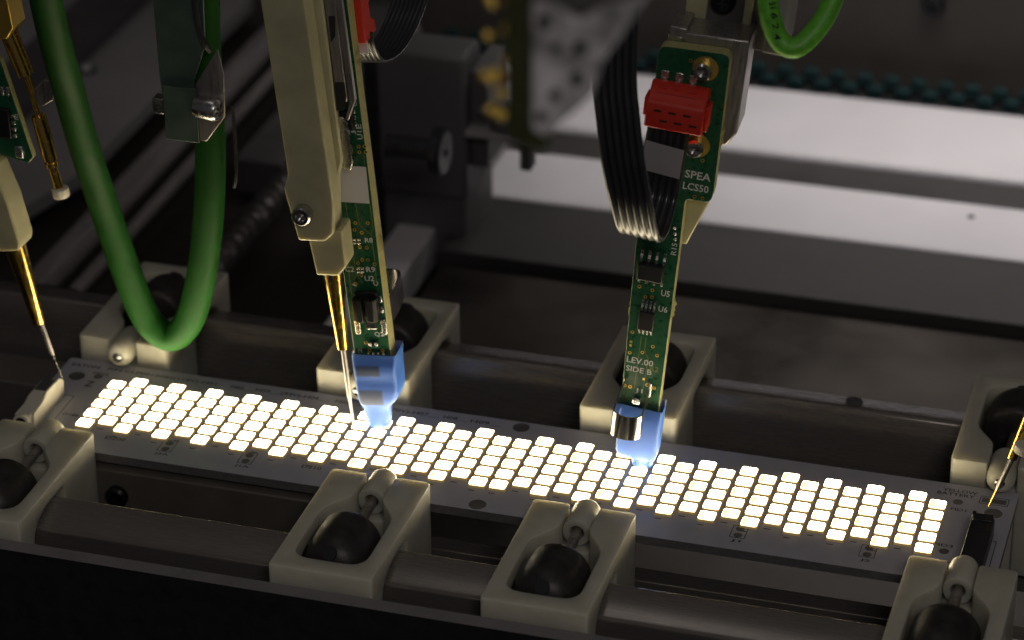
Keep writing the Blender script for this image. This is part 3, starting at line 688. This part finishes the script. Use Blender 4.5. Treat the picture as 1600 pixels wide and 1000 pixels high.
hs = MB().rev([(0, .165), (.17, .165), (.20, .14), (.20, .085), (.08, .08), (.08, 0)], (-.46, -.72, 4.47), (-.46, -3, 4.47), 28).build('socket_screw', 'steel', N)
sd = MB().prism([(.22, 6.25), (.40, 6.25), (.46, 10.2), (.30, 10.2)], -.26, -.13, 'y').build('slide_plate', 'steel_dark', N, bevel=.012)
MB().prism([(.20, 6.10), (.32, 6.10), (.40, 6.34), (.40, 6.6), (.24, 6.6)], -.275, -.255, 'y').build('window', 'black_matte', sd)
MB().prism([(.27, 7.3), (.36, 7.4), (.40, 7.75), (.29, 7.75)], -.275, -.255, 'y').build('window', 'black_matte', sd)
MB().prism([(.30, 5.90), (.36, 5.9), (.52, 6.25), (.535, 10.2), (.44, 10.2), (.41, 6.2)], -.20, -.10, 'y').build('guide_plate', 'steel_dark', N, bevel=.012)
MB().prism(rounded([(.16, 5.02), (.28, 5.0), (.33, 5.14), (.33, 5.85), (.27, 5.96), (.18, 5.96)], .03), -.22, -.10, 'y').build('slide_block', 'steel', N, bevel=.02)
MB().rev([(0, .168), (.05, .17), (1.52, .098), (1.60, .095), (1.60, .04)], (-.27, -.27, 3.30), (-.30, -.27, 1.6), 32).build('brass_sleeve', 'brass', N)
MB().tube([(-.295, -.26, 1.75), (-.305, -.25, 1.2), (-.312, -.25, .75), (-.314, -.25, .68), (-.318, -.24, .3), (-.32, -.24, -.035)], [.045, .045, .042, .028, .022, .012], 14).build('needle', 'steel_dark', N)

# ================================================================== far needle probe at the white terminal block
Q = thing('needle_probe', 'slim brass needle probe touching the white terminal block, ivory grip cut off by the frame', 'probe', (-8.128, .074, .35), 0, 'needle probes')
def q(x, y, z): return (x + 8.128, y - .074, z - .35)
MB().rev([(0, .1), (.02, .11), (1.5, .19), (1.6, .19)], q(-8.475, .074, 1.40), q(-8.80, .074, 2.95), 28).build('brass_sleeve', 'brass', Q)
MB().tube([q(-8.46, .074, 1.45), q(-8.30, .074, .86), q(-8.265, .074, .78)], [.055, .05, .03], 8).build('needle', 'steel_dark', Q)
MB().tube([q(-8.268, .074, .80), q(-8.128, .074, .352)], [.022, .012], 10).build('needle_tip', 'steel', Q)
MB().prism(rounded([(-.42, 2.95), (-.30, 2.52), (.14, 2.60), (.17, 2.75), (.02, 3.5), (-.2, 4.15), (-.9, 4.2), (-.9, 2.9)], .06), -.3, .25, 'y').build('holder', 'ivory_print', Q, bevel=.04, loc=(-.58, 0, 0))
# circuit board and pogo pin next to it
G = thing('pogo_probe', 'gold pogo pin with ivory cap beside a green circuit board at the frame edge', 'probe', (-8.1, .4, 3.8))
def g(x, z, y=.374): return (x + 8.1, y - .4, z - 3.8)
MB().rev([(0, .14), (.02, .15), (.15, .15), (.17, .13)], g(-7.965, 3.80), g(-8.05, 4.5), 24).build('ivory_cap', 'ivory_cap', G)
MB().cyl(g(-7.985, 3.88), g(-8.10, 4.42), .085, n=20).build('plunger', 'brass', G)
MB().rev([(0, .12), (.08, .12), (.09, .10), (.12, .10), (.13, .13), (.9, .13), (.95, .12)], g(-8.085, 4.36), g(-8.30, 5.5), 24).build('barrel', 'brass', G)
MB().cyl(g(-8.22, 5.1), g(-8.42, 6.1), .06, n=16).build('stem', 'brass', G)
MB().rev([(0, .06), (.02, .15), (.95, .16)], g(-8.42, 6.02), g(-8.74, 7.0), 22).build('receptacle', 'brass', G)
MB().prism([(-8.60, 6.75), (-8.47, 6.95), (-8.60, 8.2), (-9.3, 8.2), (-9.3, 6.6)], -.25, .25, 'y').build('gold_block', 'gold', G, bevel=.02, loc=(8.1, 0, -3.8))
pcb = MB().prism([(-.62, 4.55), (-.28, 4.50), (-.18, 4.62), (-.62, 6.4), (-1.4, 6.4), (-1.1, 4.7)], .06, .20, 'y', 0, 1).build('circuit_board', ['pcb_green', 'pcb_edge'], G, bevel=.015, loc=(-.02, -.35, -3.8))
MB().box(-1.0, -.52, -.02, .06, 4.95, 5.5).build('chip', 'chip', pcb, bevel=.02)
for k in range(4): MB().box(-.51, -.43, .0, .06, 4.98 + k * .12, 5.04 + k * .12).build('pin', 'solder', pcb, bevel=.01)
MB().box(-.48, -.34, -.01, .06, 4.60, 4.82).build('solder_joint', 'solder', pcb, bevel=.02)
for k in range(3): MB().box(-.75 + k * .1, -.69 + k * .1, .0, .06, 5.75, 5.9).build('pin', 'solder', pcb, bevel=.01)
lettering('E', (-.46, .055, 5.3), (1, 0, 0), (0, 0, 1), .08, .1, 'silk', pcb)
pk = MB().prism([(-8.35, 5.35), (-7.95, 5.62), (-7.9, 5.98), (-8.1, 5.98), (-8.35, 5.72)], -.1, .3, 'y').build('keeper_plate', 'steel_dark', G, bevel=.02, loc=(8.1, .05, -3.8))
# probe entering at the other edge
Z = thing('needle_probe', 'gold needle probe entering at the frame edge above the black terminal block', 'probe', (8.27, .208, .37), 0, 'needle probes')
def zq(x, z, y=.208): return (x - 8.27, y - .208, z - .37)
MB().rev([(0, .06), (.02, .085), (2.3, .12)], zq(8.58, 1.34), zq(9.15, 3.5), 24).build('brass_sleeve', 'brass', Z)
MB().tube([zq(8.60, 1.40), zq(8.41, .80), zq(8.385, .72)], [.05, .045, .028], 10).build('needle', 'steel_dark', Z)
MB().tube([zq(8.388, .74), zq(8.27, .372)], [.024, .012], 10).build('needle_tip', 'gold', Z)
MB().rev([(0, .15), (.02, .17), (.12, .17), (.14, .15)], zq(8.76, 1.62, .0), zq(8.8, 1.78, .0), 24).build('ring', 'ivory_cap', Z)

# ================================================================== hoses
hp = spline([(-7.04, -1.5, 8.93), (-7.14, -1.2, 8.15), (-7.23, -.8, 7.2), (-7.325, -.3, 6.17), (-7.37, .1, 5.17), (-7.37, .5, 4.15), (-7.3, .8, 3.15), (-7.13, 1.0, 2.07), (-6.93, 1.1, 1.30), (-6.72, 1.13, .97), (-6.50, 1.15, .86), (-6.28, 1.15, .97), (-6.03, 1.15, 1.36), (-5.79, 1.15, 2.19), (-5.625, 1.15, 3.09), (-5.52, 1.15, 3.96), (-5.48, 1.2, 4.92), (-5.51, 1.3, 5.82), (-5.55, 1.4, 6.5), (-5.54, 1.5, 7.7), (-5.5, 1.6, 9.5)], 6)
tag(MB().tube(hp, .265, 24).build('air_hose', 'hose', smooth=80), 'thick dark green air hose hanging in a loop over the rear clamp', 'hose', 'green air hoses')
hq = spline([(4.40, .35, 10.2), (4.34, .1, 9.2), (4.38, 0, 8.75), (4.54, 0, 8.30), (4.80, 0, 8.18), (5.06, .2, 8.40), (5.24, .4, 8.75), (5.30, .6, 9.2), (5.3, .8, 10.2)], 8)
h2 = MB().tube(hq, .165, 20).build('air_hose', 'hose_light', smooth=80)
tag(h2, 'bright green printed air hose looping at the top beside the steel block', 'hose', 'green air hoses')
for i, s in enumerate(('51', '6', '2', '4')):
    lettering(s, (4.40 + .03 * i, -.165, 8.95 - i * .17), (.25, 0, -1), (1, 0, .25), .10, .10, 'silk_dark', h2)
# hose bracket with screw
K = thing('hose_bracket', 'hanging greenish plate with folded steel bracket and cap screw clamping the hose', 'bracket', (-5.6, .85, 5.33))
def kk(x, z): return (x, z)
MB().prism([(-.62, 5.0), (-.56, .75), (-.46, -.35), (.08, -.35), (.06, .75), (.30, 1.4), (.38, 5.0)], -.06, .0, 'y').build('plate', 'green_plate', K, bevel=.012)
fb = MB().prism([(.08, -.38), (.20, -.38), (.56, .12), (.58, .9), (.50, 1.35), (.06, .66)], .0, .04, 'y').build('folded_flange', 'steel_dark', K, bevel=.01)
MB().box(-.50, .10, -.10, -.062, -.38, .62).build('front_tab', 'green_plate', K, bevel=.01)
MB().box(-.78, -.50, .05, .30, .0, .28).build('nut', 'steel', K, bevel=.02)
MB().rev([(0, .20), (.36, .20), (.42, .16), (.42, .10), (.3, .09), (.3, 0)], (.10, -.02, .28), (.9, -.22, .28), 24).build('cap_screw', 'steel', K)
MB().tube(spline([(.16, -.1, 2.6), (.2, -.12, 2.1), (.24, -.12, 1.75), (.30, -.1, 1.5), (.36, .0, 1.3)], 6), .055, 10).build('braided_wire', 'black_plastic', K)
MB().tube(spline([(.66, .1, .3), (.68, .1, -.3), (.66, .1, -1.0), (.60, .12, -1.25)], 5), .035, 8).build('wire', 'black_plastic', K)

# ================================================================== blurred circuit card with gold pins further back
V = thing('pin_card', 'blurred olive circuit card with gold pins and a mottled metal bracket', 'circuit card', (5.0, -14.0, 13.82))
V.scale = (.535, .535, .535)
MB().box(-1.06, -.60, 0, .5, -1.80, 4).build('card', 'pcb_olive', V, bevel=.03)
MB().prism([(-.9, -1.8), (-.6, -1.6), (-.2, -1.75), (-.3, -1.95), (-.8, -1.95)], .05, .45, 'y').build('card_foot', 'pcb_olive', V)
for x, z in ((-1.43, 1.09), (-1.38, 1.0), (-1.10, .49), (-1.48, .31), (-1.10, -.15), (-1.55, -.54), (-1.32, -.46), (-1.40, -.62), (-1.22, -.90), (-1.44, -1.26), (-1.28, -1.33), (-1.18, -1.35)):
    pn = MB().cyl((-1.0, .2, z), (x + .02, .2, z), .035, n=10).build('gold_pin', 'brass', V)
    MB().rev([(-.09, .03), (-.06, .09), (0, .115), (.06, .09), (.09, .03)], (x, .2, z), (x - 1, .2, z), 16).build('pin_head', 'bright_gold', pn)
mb_ = MB().prism([(-.56, 1.12), (-.03, 1.08), (.35, .84), (.73, 1.15), (1.75, 1.5), (.78, -.08), (.62, -.72), (.16, -1.19), (-.3, -1.70), (-.58, -1.55)], .1, .4, 'y').build('metal_bracket', 'mottled', V, bevel=.04)
for x, z, r_ in ((-.3, .75, .14), (-.05, .25, .10), (.42, .3, .14), (.35, -.35, .14), (-.1, -.75, .12), (-.38, -1.25, .12)):
    MB().cyl((x, .085, z), (x, .12, z), r_, n=16).build('bolt_hole', 'black_matte', mb_)
MB().prism([(-.5, 4), (-.5, 1.15), (.35, .95), (1.75, 1.55), (3.2, 4)], .42, .8, 'y').build('back_cover', 'grey_dark', V, bevel=.04)
